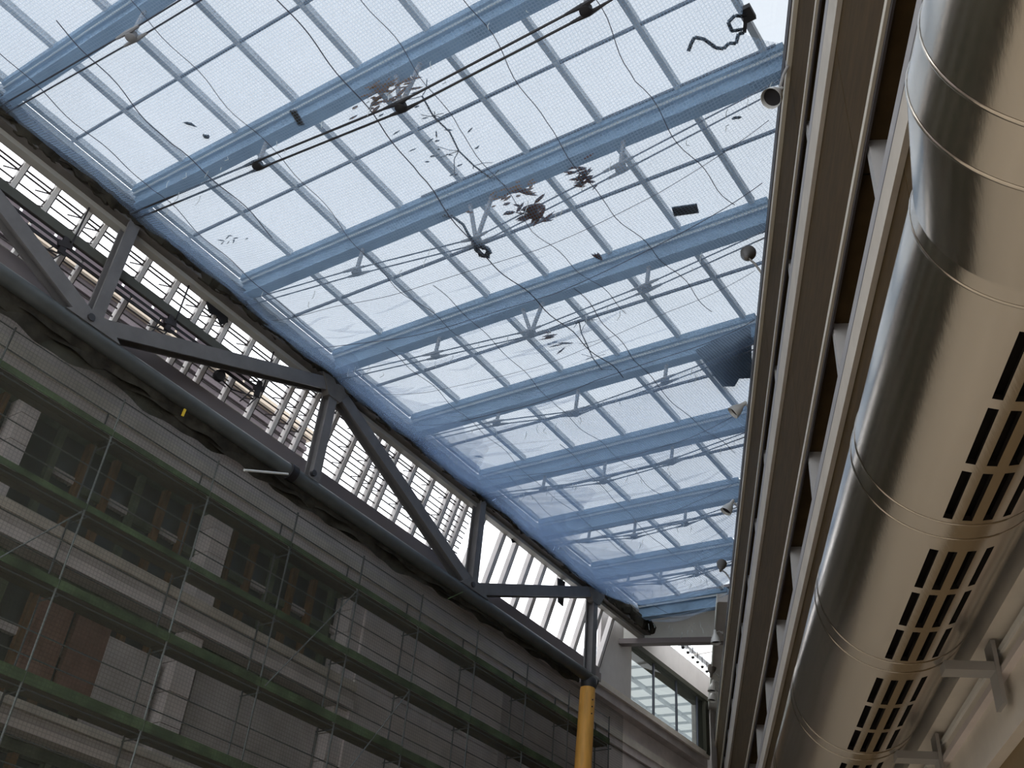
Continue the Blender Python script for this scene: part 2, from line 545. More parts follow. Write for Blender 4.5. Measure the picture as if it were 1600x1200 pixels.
# ------------------------------------------------------------------ SETTING: glazed roof
ce = thing('ceiling', 'glazed roof of clear panes between grey glazing bars', None, (-7, 12, 12.0), kind='structure')
BX = [-12.80 + 1.2475 * k for k in range(0, 14)]
for i in range(-3, 9):
    ya, yb = YB(i - 1), YB(i) - 0.24
    for k, x in enumerate(BX):
        yy = min(yb, (1.68 - Nv.x * x) / Nv.y)     # stop at the wall line
        if yy - ya < 0.25:
            continue
        MB().bar((x, ya - 0.05, ZG(x) + 0.03), (x, yy, ZG(x) + 0.03), 0.085, 0.12).build('glazing_bar', M['bar'], ce)
        x2 = x + 1.2475
        y2 = min(yb + .03, (1.75 - Nv.x * (x + 0.2)) / Nv.y)
        if y2 - ya < 0.3:
            continue
        ym = (ya + yb) / 2 - 0.05
        for (a, b) in ((ya - .02, min(ym, y2)), (ym, y2)):
            if b - a < 0.1:
                continue
            z0, z1 = ZG(x) + 0.005, ZG(x2) + 0.005
            MB().hexa([(x + .01, a + .002, z0), (x2 - .01, a + .002, z1), (x2 - .01, b - .002, z1), (x + .01, b - .002, z0),
                       (x + .01, a + .002, z0 + .015), (x2 - .01, a + .002, z1 + .015), (x2 - .01, b - .002, z1 + .015), (x + .01, b - .002, z0 + .015)]).build('glass_pane', M['glass'], ce)
    # cross rail in the middle of each bay
    ym = (ya + yb) / 2 - 0.05
    xr = wall_x(ym, 1.68)
    MB().bar((-13.0, ym, ZG(-13.0)), (xr, ym, ZG(xr)), 0.035, 0.05).build('cross_rail', M['rod'], ce)
    if i == 2:
        MB().bar((-8.6, yb - 0.03, ZG(-8.6)), (wall_x(yb), yb - 0.03, ZG(wall_x(yb))), 0.022, 0.04).build('cross_rail', M['rod'], ce)
MB().bar((-12.98, -6.5, 12.38), (-12.98, 24.1, 12.38), 0.25, 0.12).build('eaves_rail', M['bar'], ce)

# ------------------------------------------------------------------ roof beams with tension rods
NODES = {0: [(-9.52, 11.36), (-6.4, 11.05), (-3.2, 11.05)],
         1: [(-9.71, 11.41), (-6.93, 10.97), (-4.12, 10.96)],
         2: [(-9.93, 11.40), (-7.47, 10.90), (-5.04, 11.14)],
         3: [(-10.22, 11.50), (-8.14, 11.20), (-5.96, 11.27)],
         4: [(-10.61, 11.67), (-8.78, 11.31), (-6.92, 11.40)]}
for i in range(-1, 9):
    y = YB(i)
    x1 = wall_x(y, 1.69)
    left_n = 8 - i
    if i == 8:
        lab = 'blue steel roof beam at the far end, bare of netting, above the pale end wall'
    else:
        lab = 'blue steel roof beam, ' + (ORD[left_n] if left_n < 9 else 'tenth') + ' counted from the far end wall'
    b = thing('roof_beam', lab, 'beam', (XC, y, 12.0), 'blue steel roof beams')
    A = lambda x, yy, dz: (x, yy, ZBOT(x) + dz)
    def plate(y0, y1, d0, d1):
        q = MB()
        xa = -12.78
        return q.hexa([A(xa, y0, d0), A(x1, y0, d0), A(x1, y1, d0), A(xa, y1, d0), A(xa, y0, d1), A(x1, y0, d1), A(x1, y1, d1), A(xa, y1, d1)])
    plate(y - 0.20, y, 0.0, 0.035).build('bottom_flange', M['beam'], b)
    plate(y - 0.155, y - 0.045, 0.035, 0.30).build('web', M['beam'], b)
    plate(y - 0.20, y, 0.30, 0.335).build('top_flange', M['beam'], b)
    plate(y - 0.215, y - 0.20, 0.29, 0.345).build('edge_highlight', M['beam_edge'], b)  # pale strip painting the highlight along the top flange edge
    plate(y - 0.26, y + 0.02, 0.345, 0.47).build('glazing_curb', M['beam'], b)
    if i < 0:
        continue
    nd = NODES.get(i)
    if nd is None:
        L = x1 + 12.86
        dp = {5: .45, 6: .40, 7: .32, 8: 0}[i]
        nd = [(XC + L * f, ZBOT(XC + L * f) - dp * g) for f, g in ((.27, .7), (.5, 1.0), (.74, .8))]
    if i == 8:
        continue
    dark = (i == 1)
    yc = y - 0.10
    ends = [(-12.7, 11.86)] + nd + [(x1 - 0.05, ZBOT(x1) - 0.12)]
    for sgn in (-1, 1):
        q = MB()
        for (xa, za), (xb, zb) in zip(ends[:-1], ends[1:]):
            q.tube((xa, yc + sgn * 0.065, za), (xb, yc + sgn * 0.065, zb), 0.012 if not dark else 0.017, 5)
        q.build('tension_rod', M['rod'] if not dark else M['hub_dark'], b)
    for k, (xn, zn) in enumerate(nd):
        zt = ZBOT(xn) + 0.01
        if k == 1 and i in (1, 2, 3, 0):
            MB().tube((xn - 0.22, yc, zt), (xn, yc, zn), 0.035, 8).build('strut', M['hub_grey'], b, True)
            MB().tube((xn + 0.20, yc, zt), (xn, yc, zn), 0.035, 8).build('strut', M['hub_grey'], b, True)
        else:
            MB().tube((xn + 0.04, yc, zt), (xn, yc, zn), 0.035, 8).build('strut', M['hub_grey'], b, True)
        q = MB()
        q.lathe([(-0.055, 0.03), (-0.04, 0.075), (0.03, 0.085), (0.06, 0.04)], (xn, yc, zn), (0, 0, 1), 10)
        pa, pb = ends[k], ends[k + 2]
        for sgn in (-1, 1):
            for (px, pz) in (pa, pb):
                o_ = Vector((xn, yc + sgn * 0.065, zn)); d_ = (Vector((px, yc + sgn * 0.065, pz)) - o_).normalized()
                q.tube(o_, o_ + d_ * 0.24, 0.034, 7, 0.018)
        q.build('rod_casting', M['hub_dark'] if dark else M['hub_grey'], b, True)

# ------------------------------------------------------------------ long truss
tr = thing('roof_truss', 'long dark grey steel truss carrying one end of every roof beam', 'truss', (XC, 10, 9.4))
MB().bar((XC, -6.5, 11.93), (XC, 24.0, 11.93), 0.22, 0.30).build('top_chord', M['chord'], tr)
MB().bar((XC - 0.13, -6.5, 11.74), (XC - 0.13, 24.0, 11.74), 0.16, 0.10).build('chord_strip', M['strip'], tr)
MB().tube((XC, -6.5, 9.54), (XC, 21.3, 9.54), 0.135, 20).build('bottom_chord', M['tube'], tr, True)


def member(name, A, B, w):
    """H section: two flanges facing the court and the outside, a web between"""
    A = Vector(A); B = Vector(B)
    q = MB()
    off = Vector((0.10, 0, 0))
    q.bar(A + off, B + off, 0.035, w, (B - A).cross(Vector((1, 0, 0))))
    q.bar(A - off, B - off, 0.035, w, (B - A).cross(Vector((1, 0, 0))))
    q.bar(A, B, 0.18, 0.05, (B - A).cross(Vector((1, 0, 0))))
    q.build(name, M['truss'], tr)


TY = lambda k: YB(k)
for k in (-1, 1, 3, 5, 7):
    member('post', (XC, TY(k), 9.62), (XC, TY(k), 11.80), 0.20)
for (kt, kb) in ((3, 1), (3, 5), (7, 5), (-1, 1), (-1, -3)):
    sg = 1 if kb > kt else -1
    member('diagonal', (XC, TY(kt) + 0.12 * sg, 11.72), (XC, TY(kb) - 0.16 * sg, 9.74), 0.26)
for k in (-1, 3, 7):
    MB().hexa([(XC - .02, TY(k) - .42, 11.85), (XC + .02 + .12, TY(k) - .42, 11.85), (XC + .14, TY(k) + .42, 11.85), (XC - .02, TY(k) + .42, 11.85),
               (XC - .02, TY(k) - .16, 11.45), (XC + .14, TY(k) - .16, 11.45), (XC + .14, TY(k) + .16, 11.45), (XC - .02, TY(k) + .16, 11.45)]).build('gusset_plate', M['chord'], tr)
for k in (1, 5):
    MB().hexa([(XC - .05, TY(k) - .50, 9.62), (XC + .135, TY(k) - .50, 9.62), (XC + .135, TY(k) + .50, 9.62), (XC - .05, TY(k) + .50, 9.62),
               (XC - .05, TY(k) - .2, 9.86), (XC + .135, TY(k) - .2, 9.86), (XC + .135, TY(k) + .2, 9.86), (XC - .05, TY(k) + .2, 9.86)]).build('gusset_plate', M['truss'], tr)
for k in (1, 3, 5):
    MB().lathe([(0, 0.06), (0.07, 0.06)], (XC + 0.10, TY(k) - 0.10, 9.72), (1, 0, 0), 10).build('pin', M['hub_dark'], tr, True)
MB().lathe([(0, 0.17), (0.06, 0.20), (0.20, 0.20), (0.26, 0.15)], (XC, TY(7), 9.28), (0, 0, 1), 16).build('end_shoe', M['hub_dark'], tr, True)
MB().lathe([(-0.09, 0.150), (-0.08, 0.165), (0.08, 0.165), (0.09, 0.150)], (XC, 10.64, 9.54), (0, 1, 0), 18).build('clamp_band', M['black'], tr, True)

# orange column under the end of the truss
oc = thing('steel_column', 'orange painted round steel column holding up the truss end', 'column', (XC - 0.02, TY(7) - 0.55, -1.143))
MB().lathe([(0, .27), (10.3, .185), (10.42, .18)], (XC - 0.02, TY(7) - 0.45, -1.143), (0, 0.042, 1), 24).build('shaft', M['orange'], oc, True)
MB().lathe([(0, .34), (0.04, .34)], (XC - 0.02, TY(7) - 0.45, -1.143), (0, 0, 1), 20).build('base_plate', M['truss'], oc)
for k in range(3):
    MB().lathe([(0, .018), (0.012, .018)], (XC + 0.165, TY(7) - 0.08 - 0.012 * k, 8.95 - 0.17 * k), (0.9, -0.42, 0), 8).build('bolt_hole', M['black'], oc)

# ------------------------------------------------------------------ window_1: leaning side glazing behind the truss
w1 = thing('window_1', 'leaning strip of clear side glazing behind the truss', None, (-13.3, 10, 10.6), kind='structure')
LB = [-3.5, -2.3, -1.1, 0.1, 1.3, 2.5, 3.2, 3.8, 4.43, 5.0, 5.6, 5.93, 6.85, 7.47, 8.07, 8.38, 8.68, 9.28, 9.9, 10.48, 10.8, 11.1, 11.7, 12.33, 12.9, 13.2, 13.52, 14.1, 14.72, 15.33, 15.66, 15.95,
      16.6, 17.42, 17.95, 18.6, 19.18, 19.92, 20.68, 21.3, 21.9, 22.5]
pl = lambda y, h, o=0.0: (-13.10 - 0.309 * h + o * 0.951, y, 11.92 - 0.951 * h - o * 0.309)
HB = 1.55
for y in LB:
    wd = 0.075 if y < 16.3 else 0.10
    if y in (5.93, 8.38, 10.8, 13.2, 13.52, 15.66):
        wd = 0.06
    MB().bar(pl(y, 0, .03), pl(y, HB, .03), wd, 0.13, (1, 0, -0.3)).build('glazing_bar', M['lean_bar'], w1)
    MB().bar(pl(y + wd / 2 + 0.007, 0, .04), pl(y + wd / 2 + 0.007, HB, .04), 0.012, 0.13, (1, 0, -0.3)).build('gasket', M['bar_dark'], w1)
for a, b in zip(LB[:-1], LB[1:]):
    MB().hexa([pl(a + .03, 0, -.05), pl(b - .03, 0, -.05), pl(b - .03, HB, -.05), pl(a + .03, HB, -.05),
               pl(a + .03, 0, -.04), pl(b - .03, 0, -.04), pl(b - .03, HB, -.04), pl(a + .03, HB, -.04)]).build('glass_pane', M['glass_clear'], w1)
for k, h in enumerate((.28, .35, .52, .64, .76, .88, 1.0, 1.12, 1.24, 1.40)):
    ylo = 3.0 if (h < .4 or h > .6) else 9.9
    MB().bar(pl(-4, h, 0.03), pl(16.25, h, 0.03), 0.02 if k > 1 else .026, 0.02, (1, 0, 0.3)).build('louvre_rail', M['bar_dark'], w1)
q = MB()
for y in LB:
    if 3 < y < 15.6:
        for h in ((.35, .76, 1.12) if y > 9.6 else (.35, .60)):
            q.bar(pl(y - 0.02, h, 0.05), pl(y - 0.26, h + 0.11, 0.05), 0.016, 0.016)
            q.bar(pl(y - 0.03, h - .14, 0.05), pl(y - 0.06, h, 0.05), 0.014, 0.014)
q.build('louvre_arm', M['bar_dark'], w1, kind='stuff')
MB().bar((-13.02, -6.5, 12.02), (-13.02, 24.0, 12.02), 0.14, 0.2).build('head_rail', M['chord'], w1)
MB().bar(pl(-6.5, HB + .02), pl(24.2, HB + .02), 0.10, 0.06).build('sill_rail', M['lean_bar'], w1)

# inner cable tray hanging between truss and side glazing
ct = thing('cable_tray', 'long dark hanging tray of rails and pale slats behind the truss', 'tray', (-13.02, 3, 10.6))
TYE = 9.63
MB().bar((-13.03, -6, 11.0), (-13.03, TYE - 0.55, 11.0), 0.05, 0.16).build('channel', M['tray'], ct)
for z in (10.805, 10.690):
    MB().bar((-13.05, -6, z), (-13.05, TYE - (0.0 if z > 10.7 else 0.1), z), 0.02, 0.056).build('rail', M['tray_r'], ct)
MB().bar((-13.05, -6, 10.912), (-13.05, TYE, 10.912), 0.02, 0.025).build('rail', M['tray_r'], ct)
y = -5.9
k = 0
while y < TYE - 0.3:
    L = 0.62 if k % 2 == 0 else 0.34
    for z, o in ((10.866, 0.0), (10.748, 0.2)):
        MB().bar((-13.05, y + o, z), (-13.05, min(y + o + L - 0.05, TYE - 0.05), z), 0.012, 0.064).build('slat', M['tray_s'], ct)
    y += L
    k += 1
for yh in (3.3, 5.41, 7.52, 9.60):
    q = MB()
    q.bar((-13.0, yh, 10.60), (-13.0, yh, 10.92), 0.04, 0.10, (0, 1, 0))
    q.bar((-13.0, yh - .1, 10.74), (-13.0, yh + .12, 10.82), 0.05, 0.10, (0, 0, 1))
    q.bar((-13.0, yh + .1, 10.86), (-13.0, yh + 0.12, 11.90), 0.022, 0.022, (0, 1, 0))
    q.bar((-13.0, yh - .12, 10.66), (-13.0, yh - .30, 10.30), 0.02, 0.02, (0, 1, 0))
    q.bar((-13.0, yh + .05, 10.66), (-13.0, yh - .12, 10.30), 0.02, 0.02, (0, 1, 0))
    q.bar((-13.0, yh + .10, 10.62), (-13.0, yh - .35, 10.46), 0.018, 0.018, (0, 1, 0))
    q.build('hanger', M['tray_r'], ct)

# ------------------------------------------------------------------ neighbouring building outside
nb = thing('neighbour_building', 'flat grey rendered building with cream coping outside the side glazing', 'building', (-20.5, 0, -1.143))
NE = 15.5
MB().box(-26, -18.4, -30, NE, -1.143, 14.80).build('wall', M['nb_wall'], nb)
MB().box(-26.2, -18.2, -30, NE + .1, 14.80, 15.02).build('coping', M['nb_cap'], nb)
for z in (14.55, 14.2):
    MB().box(-18.4, -18.3, -30, NE, z - 0.12, z).build('wall_band', M['soffit_d'] if z < 14.4 else M['nb_wall'], nb)
for yy in (5.2, 8.3, 11.4):
    MB().box(-18.42, -18.36, yy, yy + 1.3, 12.6, 13.7).build('window', M['winglass'], nb)

# ------------------------------------------------------------------ end of the hall
we = thing('wall_end', 'pale plaster end wall above a brown tie beam', None, (-12, 24, 11.5), kind='structure')
E0 = Vector((-13.45, 23.72, 11.62)); E1 = Vector((-10.75, 24.75, 11.62))
ed = (E1 - E0).normalized(); en = Vector((-ed.y, ed.x, 0))
q = MB()
q.hexa([E0, E1, E1 + en * .15, E0 + en * .15] + [p + Vector((0, 0, 1.0)) for p in (E0, E1, E1 + en * .15, E0 + en * .15)])
q.build('plaster_panel', M['plaster'], we)
MB().bar(E0 - ed * .1 - en * .06 + Vector((0, 0, -.06)), E1 - en * .06 + Vector((0, 0, -.06)), 0.22, 0.14).build('tie_beam', M['tie'], we)
MB().box(-13.6, -9.6, 23.52, 25.4, 12.50, 12.58).build('roof_slab', M['tie'], we)
# cheek between the side glazing and the far window
q = MB()
ck = [(22.57, 10.05), (24.27, 10.05), (24.27, 12.4), (22.62, 12.2)]
q.hexa([(-13.60, y, z) for y, z in ck] + [(-13.50, y, z) for y, z in ck])
q.build('cheek_panel', M['grey_pl'], we)

# far hall: fascia, window_2, skylights
w2 = thing('window_2', 'long far window under a grey fascia, three dark mullions', None, (-13.5, 27, 10.1), kind='structure')
MB().box(-13.75, -13.42, 24.25, 34, 11.84, 12.55).build('fascia', M['grey_pl'], w2)
MB().box(-13.95, -13.40, 24.25, 29.6, 11.70, 11.84).build('window_head', M['soffit_d'], w2)
for y in (25.6, 27.0, 28.35):
    MB().box(-13.56, -13.50, y - .02, y + .02, 10.16, 11.72).build('mullion', M['rod'], w2)
ws = [24.3, 25.6, 27.0, 28.35, 28.75]
for a, b in zip(ws[:-1], ws[1:]):
    MB().box(-13.54, -13.53, a + .03, b - .03, 10.16, 11.72).build('glass_pane', M['glass_grey'], w2)
MB().box(-13.75, -13.42, 28.72, 28.95, 10.1, 11.75).build('jamb', M['soffit_d'], w2)
MB().box(-14.0, -13.38, 28.95, 29.35, -1.1, 11.84).build('pier', M['grey_pl'], w2)
MB().box(-14.0, -13.42, 29.35, 29.8, -1.1, 11.84).build('pier', M['plaster'], w2)
sk = thing('skylight', 'far gridded skylight seen through the end window', None, (-18, 30, 13.6), kind='structure')
for k in range(8):
    x = -14.2 - 1.0 * k
    MB().bar((x, 28, 13.6 + .05 * k), (x, 52, 13.6 + .05 * k), 0.13, 0.10).build('glazing_bar', M['bar'], sk)
for k in range(30):
    y = 28.2 + 0.93 * k
    MB().bar((-14.0, y, 13.6), (-22, y, 14.0), 0.07, 0.08).build('glazing_bar', M['bar'], sk)
s2 = thing('skylight', 'small skylight of thin bars above the far fascia', None, (-11, 30, 12.7), kind='structure')
for k in range(5):
    x = -13.2 + 0.9 * k
    MB().bar((x, 24.7, 12.75), (x, 42, 12.75), 0.09 if k else .16, 0.08).build('glazing_bar', M['bar'], s2)
for k in range(14):
    y = 25.3 + 1.15 * k
    MB().bar((-13.6, y, 12.7), (-9.0, y, 12.7), 0.05, 0.06).build('glazing_bar', M['lean_bar'], s2)

# ------------------------------------------------------------------ ventilation duct
RHO = 2.4
DC, ZC = RHO * math.cos(R(65)), RHO * math.sin(R(65))
RD = 0.334
du = thing('ventilation_duct', 'big round galvanised duct with rows of air slots along the brown wall', 'duct', tuple(WP(4, DC, ZC - RD)))
SLOT_A = [(-105.5, -100.4), (-94.9, -89.6), (-83.8, -78.3), (-72.2, -67.2)]


def duct_seg(t0, t1, r0, r1, slots, dz0=0, dz1=0, dd0=0, dd1=0):
    ts = {t0, t1}
    for (a, b) in slots:
        ts.add(a); ts.add(b)
    ts = sorted(ts)
    angs = set(range(-180, 180, 5))
    for a, b in SLOT_A:
        angs = {x for x in angs if not (a - 2 < x < b + 2)} | {a, b}
    angs = sorted(angs)
    q = MB()
    n = len(angs)
    def P(t, a, rr=0):
        f = (t - t0) / (t1 - t0)
        r = r0 + (r1 - r0) * f + rr
        return WP(t, DC + dd0 + (dd1 - dd0) * f + r * math.cos(R(a)), ZC + dz0 + (dz1 - dz0) * f + r * math.sin(R(a)))
    vs = [P(t, a) for t in ts for a in angs]
    fs = []
    inner = MB()
    for i in range(len(ts) - 1):
        for j in range(n):
            j2 = (j + 1) % n
            hole = any(abs(ts[i] - a) < 1e-6 for a, b in slots) and any(abs(angs[j] - a) < 1e-6 for a, b in SLOT_A)
            if hole:
                a0, a1 = angs[j], angs[j2]
                o = [P(ts[i], a0), P(ts[i], a1), P(ts[i + 1], a1), P(ts[i + 1], a0)]
                k = [P(ts[i], a0, -.02), P(ts[i], a1, -.02), P(ts[i + 1], a1, -.02), P(ts[i + 1], a0, -.02)]
                inner.add(o + k, [(0, 1, 5, 4), (1, 2, 6, 5), (2, 3, 7, 6), (3, 0, 4, 7)])
            else:
                fs.append((i * n + j, i * n + j2, (i + 1) * n + j2, (i + 1) * n + j))
    q.add(vs, fs)
    o = q.build('duct_section', M['duct'], du, True)
    if slots:
        inner.build('slot_lip', M['duct_in'], o)
    return o


def seam(t, r, dz=0, dd=0, w=0.010, pr=0.003):
    q = MB()
    prof = [(0, r + .001), (w * .3, r + pr), (w * .7, r + pr), (w, r + .001)]
    k = len(q.v)
    n = 72
    for (h, rr) in prof:
        for j in range(n):
            a = 2 * math.pi * j / n
            q.v.append(WP(t + h, DC + dd + rr * math.cos(a), ZC + dz + rr * math.sin(a)))
    for i in range(3):
        for j in range(n):
            j2 = (j + 1) % n
            q.f.append((i * n + j, i * n + j2, (i + 1) * n + j2, (i + 1) * n + j))
    q.build('joint_seam', M['duct'], du, True)


# straight run: air slots in threes between the joints
for g in range(9):
    ta = 2.12 + 1.2 * g
    tb = ta + 1.2
    s0 = ta + 0.145
    sl = [(s0, s0 + .30), (s0 + .345, s0 + .64), (s0 + .685, s0 + .98)]
    duct_seg(ta, tb, RD, RD, sl)
    seam(ta - 0.05, RD)
    seam(ta + 0.05, RD)
# reducer and wider run near the eye
duct_seg(1.78, 2.12, 0.385, RD, [], 0.035, 0, -.02, 0)
duct_seg(1.2, 1.78, 0.385, 0.385, [], 0.035, 0.035, -.02, -.02)
duct_seg(-3.0, 1.2, 0.385, 0.385, [], 0.035, 0.035, -.02, -.02)
seam(1.60, 0.385, .035, -.02, .012, .004)
seam(1.77, 0.385, .035, -.02, .012, .004)
# near-black tube painting the dark duct interior behind the slots
q = MB()
q.poly([WP(2.13, DC, ZC), WP(12.9, DC, ZC)], RD - .05, 32)
q.build('dark_interior', M['duct_in'], du, True)

for k in range(4):
    t = 4.57 + 1.2 * k - 1.2 * 0
    bl = ('grey flat arm with wall plate holding the duct, '
          + ('nearest the wide end of the duct' if k == 0 else ORD[k] + ' one along the wall'))
    br = thing('duct_bracket', bl, 'bracket', tuple(WP(t, 1.4, 1.75)), 'arms holding the round duct')
    MB().wbox(t - .045, t + .045, DC + .172, 1.39, 1.845, 1.885).build('arm', M['fin'], br)
    MB().wbox(t - .055, t + .055, 1.39, 1.408, 1.70, 1.98).build('wall_plate', M['fin'], br)

# ------------------------------------------------------------------ flood lights along the wall head
LAMPS = [  # t, z, aim (in x,y,z), material, size, label
    (7.86, 9.93, (-0.25, -0.45, -0.85), 'lampw', 1.15, 'large white bell floodlight aimed down, first on the wall head'),
    (11.83, 11.24, (-0.10, 0.55, 0.83), 'lampg', 1.15, 'grey floodlight turned upwards with its knob below, at the wall head'),
    (15.24, 10.81, (-0.70, -0.25, -0.66), 'lampw', 1.1, 'white floodlight tilted towards the truss, just past the upturned one'),
    (18.69, 10.85, (-0.45, -0.25, -0.86), 'lampw', 1.1, 'small white floodlight aimed down, beside the sixth bay of the roof'),
    (21.90, 11.20, (-0.10, 0.50, 0.85), 'lampg', 1.1, 'dim grey floodlight turned up under the last blue roof beams'),
    (25.75, 11.12, (0.05, 0.0, -1), 'lampw', 1.25, 'white cone floodlight at the brown tie beam of the end wall'),
    (28.60, 11.42, (0.0, 0.3, 0.95), 'lampg', 1.2, 'grey dome lamp above a pair of white lamps past the end wall'),
    (28.48, 10.88, (-0.1, -0.1, -0.98), 'lampw', 1.15, 'upper white lamp of the stacked pair past the end wall'),
    (28.70, 10.70, (-0.1, -0.1, -0.98), 'lampw', 1.15, 'lower white lamp of the stacked pair past the end wall'),
]
for (t, z, aim, mm, sz, lab) in LAMPS:
    P = WP(t, 1.27, z)
    d = Vector(aim).normalized()
    lp = thing('flood_light', lab, 'lamp', tuple(P), 'floodlights along the wall head')
    r = 0.105 * sz
    MB().lathe([(r * .95, r), (r * .80, r * .98), (r * .2, r * .90), (-r * .5, r * .62), (-r * .95, r * .36), (-r * 1.35, r * .33), (-r * 1.42, r * .2),
                (-r * 1.0, r * .2), (-r * .4, r * .5), (r * .3, r * .84), (r * .93, r * .95), (r * .95, r)], P, d, 22, False).build('reflector', M[mm], lp, True)
    MB().lathe([(r * .45, r * .84), (r * .50, r * .84)], P, d, 20).build('lens', M['black'], lp)
    MB().lathe([(-r * 1.85, r * .18), (-r * 1.8, r * .26), (-r * 1.35, r * .28)], P, d, 12).build('lamp_socket', M['lampg' if mm == 'lampg' else 'white'], lp, True)
    hinge = P - d * (r * 1.2)
    q = MB()
    wallp = WP(t + .02, 1.47, min(max(hinge.z, 10.5), 10.85) if t < 23 else hinge.z)
    q.poly([hinge, (hinge + wallp) / 2 + Vector((0, 0, .05)), wallp], 0.018, 6)
    q.lathe([(0, .05), (.03, .05)], wallp, -Nv, 10)
    q.build('bracket_arm', M['fin'], lp, True)

for k in range(7):
    y = 26.0 + 0.38 * k
    x = -12.95 - 0.03 * k
    sp = thing('spot_light', 'tiny black spotlight above the far fascia, ' + ORD[k] + ' from the tie beam', 'lamp', (x, y, 12.42), 'row of spotlights above the far fascia')
    MB().lathe([(0, .05), (.10, .045), (.13, .02)], (x, y, 12.40), (-.3, .3, 1), 10).build('can', M['black' if k < 2 else 'white'], sp, True)
    MB().lathe([(0, .047), (.006, .047)], (x, y, 12.385), (-.3, .3, 1), 10).build('lens', M['black'], sp)
    MB().tube((x, y, 12.53), (x, y, 12.70), .012, 6).build('stem', M['black'], sp)

# ------------------------------------------------------------------ scaffold and its net
sc = thing('scaffold', 'tube scaffold with narrow green edged decks in front of the facade', 'scaffold', (-13.3, 9, -1.143))
LIFTS = [8.46, 7.17, 5.93, 4.58, 3.25, 1.9]
YS = [-4.6, -2.6, -0.65, 1.35, 3.35, 5.35, 7.35, 9.35, 11.3, 13.15, 15.0, 16.95, 18.9, 20.7, 22.6]
for y in YS:
    MB().tube((-13.18, y, -1.143), (-13.18, y, 9.15), .016, 6).build('standard', M['scaf_l' if y in (7.35, 9.35) else 'scaf'], sc)
    MB().tube((-13.60, y + .05, -1.143), (-13.60, y + .05, 9.05), .016, 6).build('standard', M['scaf'], sc)
for z in LIFTS:
    for a, b in zip(YS[:-1], YS[1:]):
        for j in range(2):
            MB().box(-13.57 + .19 * j, -13.40 + .19 * j, a + .02, b - .02, z - .05, z).build('deck_board', M['deck'], sc)
        MB().box(-13.165, -13.145, a + .01, b - .01, z - .02, z + .10 + .03 * math.sin(a * 3 + z)).build('toe_board', M['toe'], sc)
    for dz in (-.07, .33, .66):
        MB().tube((-13.21, YS[0], z + dz), (-13.21, YS[-1], z + dz), .011, 5).build('ledger', M['scaf'], sc)
    for y in YS[4:]:
        MB().tube((-13.15, y + .08, z - .09), (-13.67, y + .08, z - .09), .013, 5).build('transom', M['scaf'], sc)
for (ya, za, yb, zb) in ((5.4, 4.6, 7.3, 7.1), (11.4, 5.95, 13.1, 8.4), (13.2, 4.6, 14.95, 7.1), (9.4, 1.9, 11.2, 4.5), (3.4, 5.9, 5.3, 8.4)):
    MB().tube((-13.15, ya, za), (-13.15, yb, zb), .012, 5).build('brace', M['scaf_l'], sc)

# net sheet with gentle ripples + gathered top hem
def net_sheet_left():
    q = MB()
    ny, nz = 150, 24
    y0, y1 = -5.5, 23.2
    for i in range(ny + 1):
        y = y0 + (y1 - y0) * i / ny
        zt = 9.36
        for j in range(nz + 1):
            f = j / nz
            z = zt + (-1.1 - zt) * f
            k_ = min(1, max(0, (y - 17) / 2.6))
            x = -12.98 - .14 * k_ * k_ * (3 - 2 * k_) + (.03 * math.sin(y * 3.1 + .6 * z) * f + .02 * math.sin(z * 2.2 + y)) * (1 - .8 * k_)
            q.v.append(Vector((x, y, z)))
    for i in range(ny):
        for j in range(nz):
            a = i * (nz + 1) + j
            q.f.append((a, a + 1, a + nz + 2, a + nz + 1))
    return q


sn = thing('scaffold_net', 'dark green see-through netting hung from the bottom tube over the scaffold', 'net', (-12.98, 9, -1.1))
net_sheet_left().build('net_sheet', M['gnet'], sn, True)
q = MB()
for L, (xo, dpt) in enumerate(((-12.93, .34), (-12.90, .24), (-12.96, .42))):
    ny = 220
    k0 = len(q.v)
    for i in range(ny + 1):
        y = -5.5 + 26.2 * i / ny
        sc_ = abs(math.sin(y * 1.15 + L * .7)) * .5 + .5 * abs(math.sin(y * .43 + L))
        fade = 1.0 - .55 * max(0, min(1, (y - 8) / 10))
        d_ = dpt * (.45 + .6 * sc_) * fade + .02 * math.sin(y * 9 + L)
        for j in range(4):
            f = j / 3
            q.v.append(Vector((xo + .05 * math.sin(y * 4 + L * 2 + f * 2) * f, y, 9.43 - d_ * f)))
    for i in range(ny):
        for j in range(3):
            a = k0 + i * 4 + j
            q.f.append((a, a + 1, a + 5, a + 4))
q.build('gathered_hem', M['hem'], sn, True)

# ------------------------------------------------------------------ roof net
def lerp_tab(tab, v):
    if v <= tab[0][0]:
        return tab[0][1]
    for (a, fa), (b, fb) in zip(tab[:-1], tab[1:]):
        if v <= b:
            return fa + (fb - fa) * (v - a) / (b - a)
    return tab[-1][1]


NET_END = 21.7
SAG = [(-2, .45), (1, .5), (6.2, .55), (7.4, .75), (8.7, .98), (11.15, .72), (13.6, .6), (24, .45)]


def net_xr(y):
    w = (1.66 - .457 * y) / .889
    k = min(1, max(0, (8.3 - y) / .7))
    return w - .75 * k * k * (3 - 2 * k)


def net_z(x, y):
    u = min(1, max(0, (x + 12.72) / (net_xr(y) + 12.72)))
    return 11.99 + SL * (x - XC) - lerp_tab(SAG, y) * (4 * u * (1 - u)) ** .7


def wr_noise(x, y):
    return .018 * math.sin(x * 2.1 + 1.3 * y) + .012 * math.sin(5.1 * y - 1.7 * x) + .02 * math.sin(.9 * x - 2.3 * y)


rn = thing('debris_net', 'blue debris netting slung under the whole glazed roof', 'net', (-8, 12, 11))


